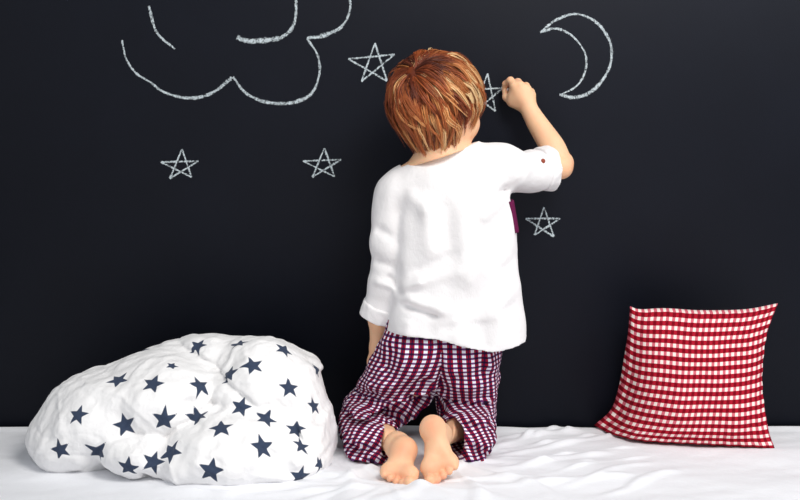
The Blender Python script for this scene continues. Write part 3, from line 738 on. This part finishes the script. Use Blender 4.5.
def uvsphere(c_, r_, nu=20, nv=12):
    V = [c_+r_*np.array([math.sin(math.pi*j/nv)*math.cos(2*math.pi*i/nu), math.sin(math.pi*j/nv)*math.sin(2*math.pi*i/nu), math.cos(math.pi*j/nv)]) for j in range(nv+1) for i in range(nu)]
    F = [(j*nu+i, (j+1)*nu+i, (j+1)*nu+(i+1)%nu, j*nu+(i+1)%nu) for j in range(nv) for i in range(nu)]
    return np.array(V), np.array(F)
for s2 in (-1,1):
    V, F = uvsphere(hd(s2*.026,.0725,.002), .0095); e_ = make('eye', V, F, M_eye, body)
    V, F = uvsphere(hd(s2*.026,.0775,.002), .0052); make('iris', V, F, M_iris, body)

# ------------------------------------------------------------------ hair
h_lo = HC-.15; h_hi = HC+.15
HR = np.array([.071,.086,.080]); HCc = hd(0,-.008,.016)
def hairline(fn):   # lowest u (unit skull coords) that still grows hair, for front-ness fn
    return np.interp(fn, [-1,-.5,-.2,.05,.3,.6,.8,1], [-.62,-.60,-.40,-.05,-.20,.30,.50,.55])
cap = Field(h_lo, h_hi, .0028)
cap.ell(HCc+Uv*.002, tuple(HR+np.array([.010,.009,.011])), .001, Mh)
cap.ell(hd(0,-.030,-.030), (.055,.055,.050), .02, Mh)
x,y,z = cap.grid((slice(None),)*3)
q = [((x-HCc[0])*Mh[i,0]+(y-HCc[1])*Mh[i,1]+(z-HCc[2])*Mh[i,2])/HR[i] for i in range(3)]
rr = np.sqrt(q[0]**2+q[1]**2+q[2]**2)+1e-6
cap.F = np.maximum(cap.F, (hairline(q[1]/rr)-q[2]/rr)*.07).astype(np.float32)
cap.add(lambda x,y,z: .0015*snoise(x,y,z,22,40))
V, F = cap.mesh(1)
capt = .16+.10*snoise(V[:,0],V[:,1],V[:,2]*.4,25,44)
hair = make('hair', V, F, M_hair, person, attrs={'tint': capt})

crown = np.array([-.050,-.062,.060]); crown_l = Mh@crown; crown_l = crown_l/np.linalg.norm(crown_l)
down_l = Mh@np.array([0,0,-1.])
VV, FF, TT = [], [], []; base = 0
def nz(p, f_, s_): return snoise(np.array([p[0]]), np.array([p[1]]), np.array([p[2]]), f_, s_)[0]
NS = 9000
def trace(rootdir, g, jit=0.):
    lift, length = g['lift']*(1+jit*.3), g['length']*(1+jit*.35)
    u = rootdir/np.linalg.norm(rootdir); pts = []; p = u.copy(); steps = 13; ds = length/steps; free = None
    loc = HR+0; prev = None
    for s_ in range(steps+1):
        t = s_/steps
        rad = loc+.006+lift*min(1, .35+t*2.2)*(1-.25*max(0,t-.7)/.3)
        pos = p*rad
        if free is not None: pos = free
        pts.append(pos.copy())
        # direction
        nrm = p/rad; nrm /= np.linalg.norm(nrm)
        away = p-crown_l; away -= nrm*(away@nrm); la = np.linalg.norm(away); away = away/(la+1e-6)
        sw = np.cross(nrm, away)
        dn = down_l-nrm*(down_l@nrm)
        wn = g['wn']*(.5+1.2*t)*2
        dir_ = away*(1.0-.35*t)+sw*.22+dn*(.25+.85*min(1,la))+wn
        dir_ -= nrm*(dir_@nrm); dir_ /= np.linalg.norm(dir_)
        if prev is not None: dir_ = dir_*.6+prev*.4; dir_ /= np.linalg.norm(dir_)
        prev = dir_
        if free is None and (p[2] < hairline(p[1])-.12 or p[2] < -.70):
            free = pos
        if free is not None:
            gd = dir_*.45+down_l*.55; gd = gd/np.linalg.norm(gd)
            inward = -np.array([free[0],free[1],0]); inward = inward/(np.linalg.norm(inward)+1e-6)
            free = free+(gd+inward*.34)*ds
        else:
            p = (pos+dir_*ds)/rad; p /= np.linalg.norm(p)
    return np.array(pts)
def strand(v, g, jit, width):
    global base
    pts = trace(v, g, jit); tt = np.linspace(0,1,len(pts))[:,None]; cl_ = .55*tt**1.3
    W_ = HCc+(pts*(1-cl_)+g['path']*cl_)@Mh; tint = g['tint']+.07*rng.normal()
    tg = np.gradient(W_, axis=0); tg /= np.linalg.norm(tg,axis=1)[:,None]
    out = W_-HCc; out /= np.linalg.norm(out,axis=1)[:,None]; sd = np.cross(tg, out); sd /= np.linalg.norm(sd,axis=1)[:,None]
    tt = np.linspace(0,1,len(W_)); w = width*(1-tt**2.5*.92)[:,None]
    ring = np.stack([W_+sd*w, W_+out*w*.55, W_-sd*w], 1); m = len(W_)
    VV.append(ring.reshape(-1,3)); i = np.arange(m-1)*3+base
    for a_, b_ in ((0,1),(1,2),(2,0)): FF.append(np.stack([i+a_, i+b_, i+b_+3, i+a_+3],1))
    TT.append(np.repeat(np.clip(tint+.10*tt-.05, 0, 1), 3)); base += 3*m
LOCKS = []
while len(LOCKS) < 750:
    v = rng.normal(size=3); v /= np.linalg.norm(v)
    if v[2] < hairline(v[1])-.02: continue
    dcr = np.linalg.norm(v-crown_l); lk = nz(v*.07, 14, 61)
    tint = .50+.07*lk+.20*rng.normal()-.26*math.exp(-(dcr/.30)**2)+.10*(v@(Mh@np.array([.9,0,.4])))
    if rng.random() < .14: tint += .30
    length = .088+.016*rng.normal()
    if v[1] > .55: length *= .6
    if v[2] < -.3: length = min(length, .066)
    if v[0] > .55 and -.25 < v[2] < .35 and -.45 < v[1] < .35: length *= .5
    g = dict(v=v, lift=max(.003, .0115+.0042*rng.normal()), tint=tint, length=max(.035, length), wn=rng.normal(size=3)*.17)
    g['path'] = trace(v, g); LOCKS.append(g)
GV = np.array([g['v'] for g in LOCKS])
cnt = 0
while cnt < NS:
    v = rng.normal(size=3); v /= np.linalg.norm(v)
    if v[2] < hairline(v[1])-.02: continue
    g = LOCKS[int(np.argmin(((GV-v)**2).sum(1)))]
    strand(v, g, .18*rng.normal(), rng.uniform(.0005,.0011)); cnt += 1
make('hair_strands', np.vstack(VV), np.vstack(FF), M_hair, hair, attrs={'tint': np.concatenate(TT)})

# ------------------------------------------------------------------ stick of chalk in the hand
a_, b_ = P(502,88,-.003), P(509,90,-.026)
ax = (b_-a_); L = np.linalg.norm(ax); ax /= L; t1 = np.cross(ax,[0,0,1.]); t1 /= np.linalg.norm(t1); t2 = np.cross(ax,t1)
Vc = []; nseg = 14
for s_, r_ in ((0,.0028),(.002,.0042),(L-.001,.0045),(L,.0038)):
    for i in range(nseg): th_ = 2*math.pi*i/nseg; Vc.append(a_+ax*s_+r_*(math.cos(th_)*t1+math.sin(th_)*t2))
Fc = [(j*nseg+i, j*nseg+(i+1)%nseg, (j+1)*nseg+(i+1)%nseg, (j+1)*nseg+i) for j in range(3) for i in range(nseg)]+[tuple(range(nseg-1,-1,-1)), tuple(range(3*nseg,4*nseg))]
o = make('chalk_stick', np.array(Vc), Fc, M_stick); tag(o, "short stick of white chalk held in the child's raised hand", 'chalk')

# ------------------------------------------------------------------ light
w = bpy.data.worlds.new('world'); SC.world = w; w.use_nodes = True
bg = w.node_tree.nodes['Background']; bg.inputs[0].default_value = (.93,.96,1,1); bg.inputs[1].default_value = .46
def area(name, loc, target, sx_, sy_, power, col):
    l = bpy.data.lights.new(name, 'AREA'); l.shape = 'RECTANGLE'; l.size = sx_; l.size_y = sy_; l.energy = power; l.color = col
    o = bpy.data.objects.new(name, l); COL.objects.link(o); o.location = loc
    o.rotation_euler = (Vector(target)-Vector(loc)).to_track_quat('-Z','Y').to_euler(); return o
area('window_daylight', (.95,-2.2,2.4), (0,-.1,.3), 1.0, 1.0, 54, (1,.97,.93))
area('soft_fill_right', (2.4,-1.3,1.9), (.2,0,.6), 1.2, 1.4, 16, (.95,.97,1))  # added fill light, lifts the board with a soft sheen from the right
vs = SC.view_settings; vs.view_transform = 'Standard'; vs.look = 'None'; vs.gamma = 1; vs.exposure = .22; vs.use_curve_mapping = False
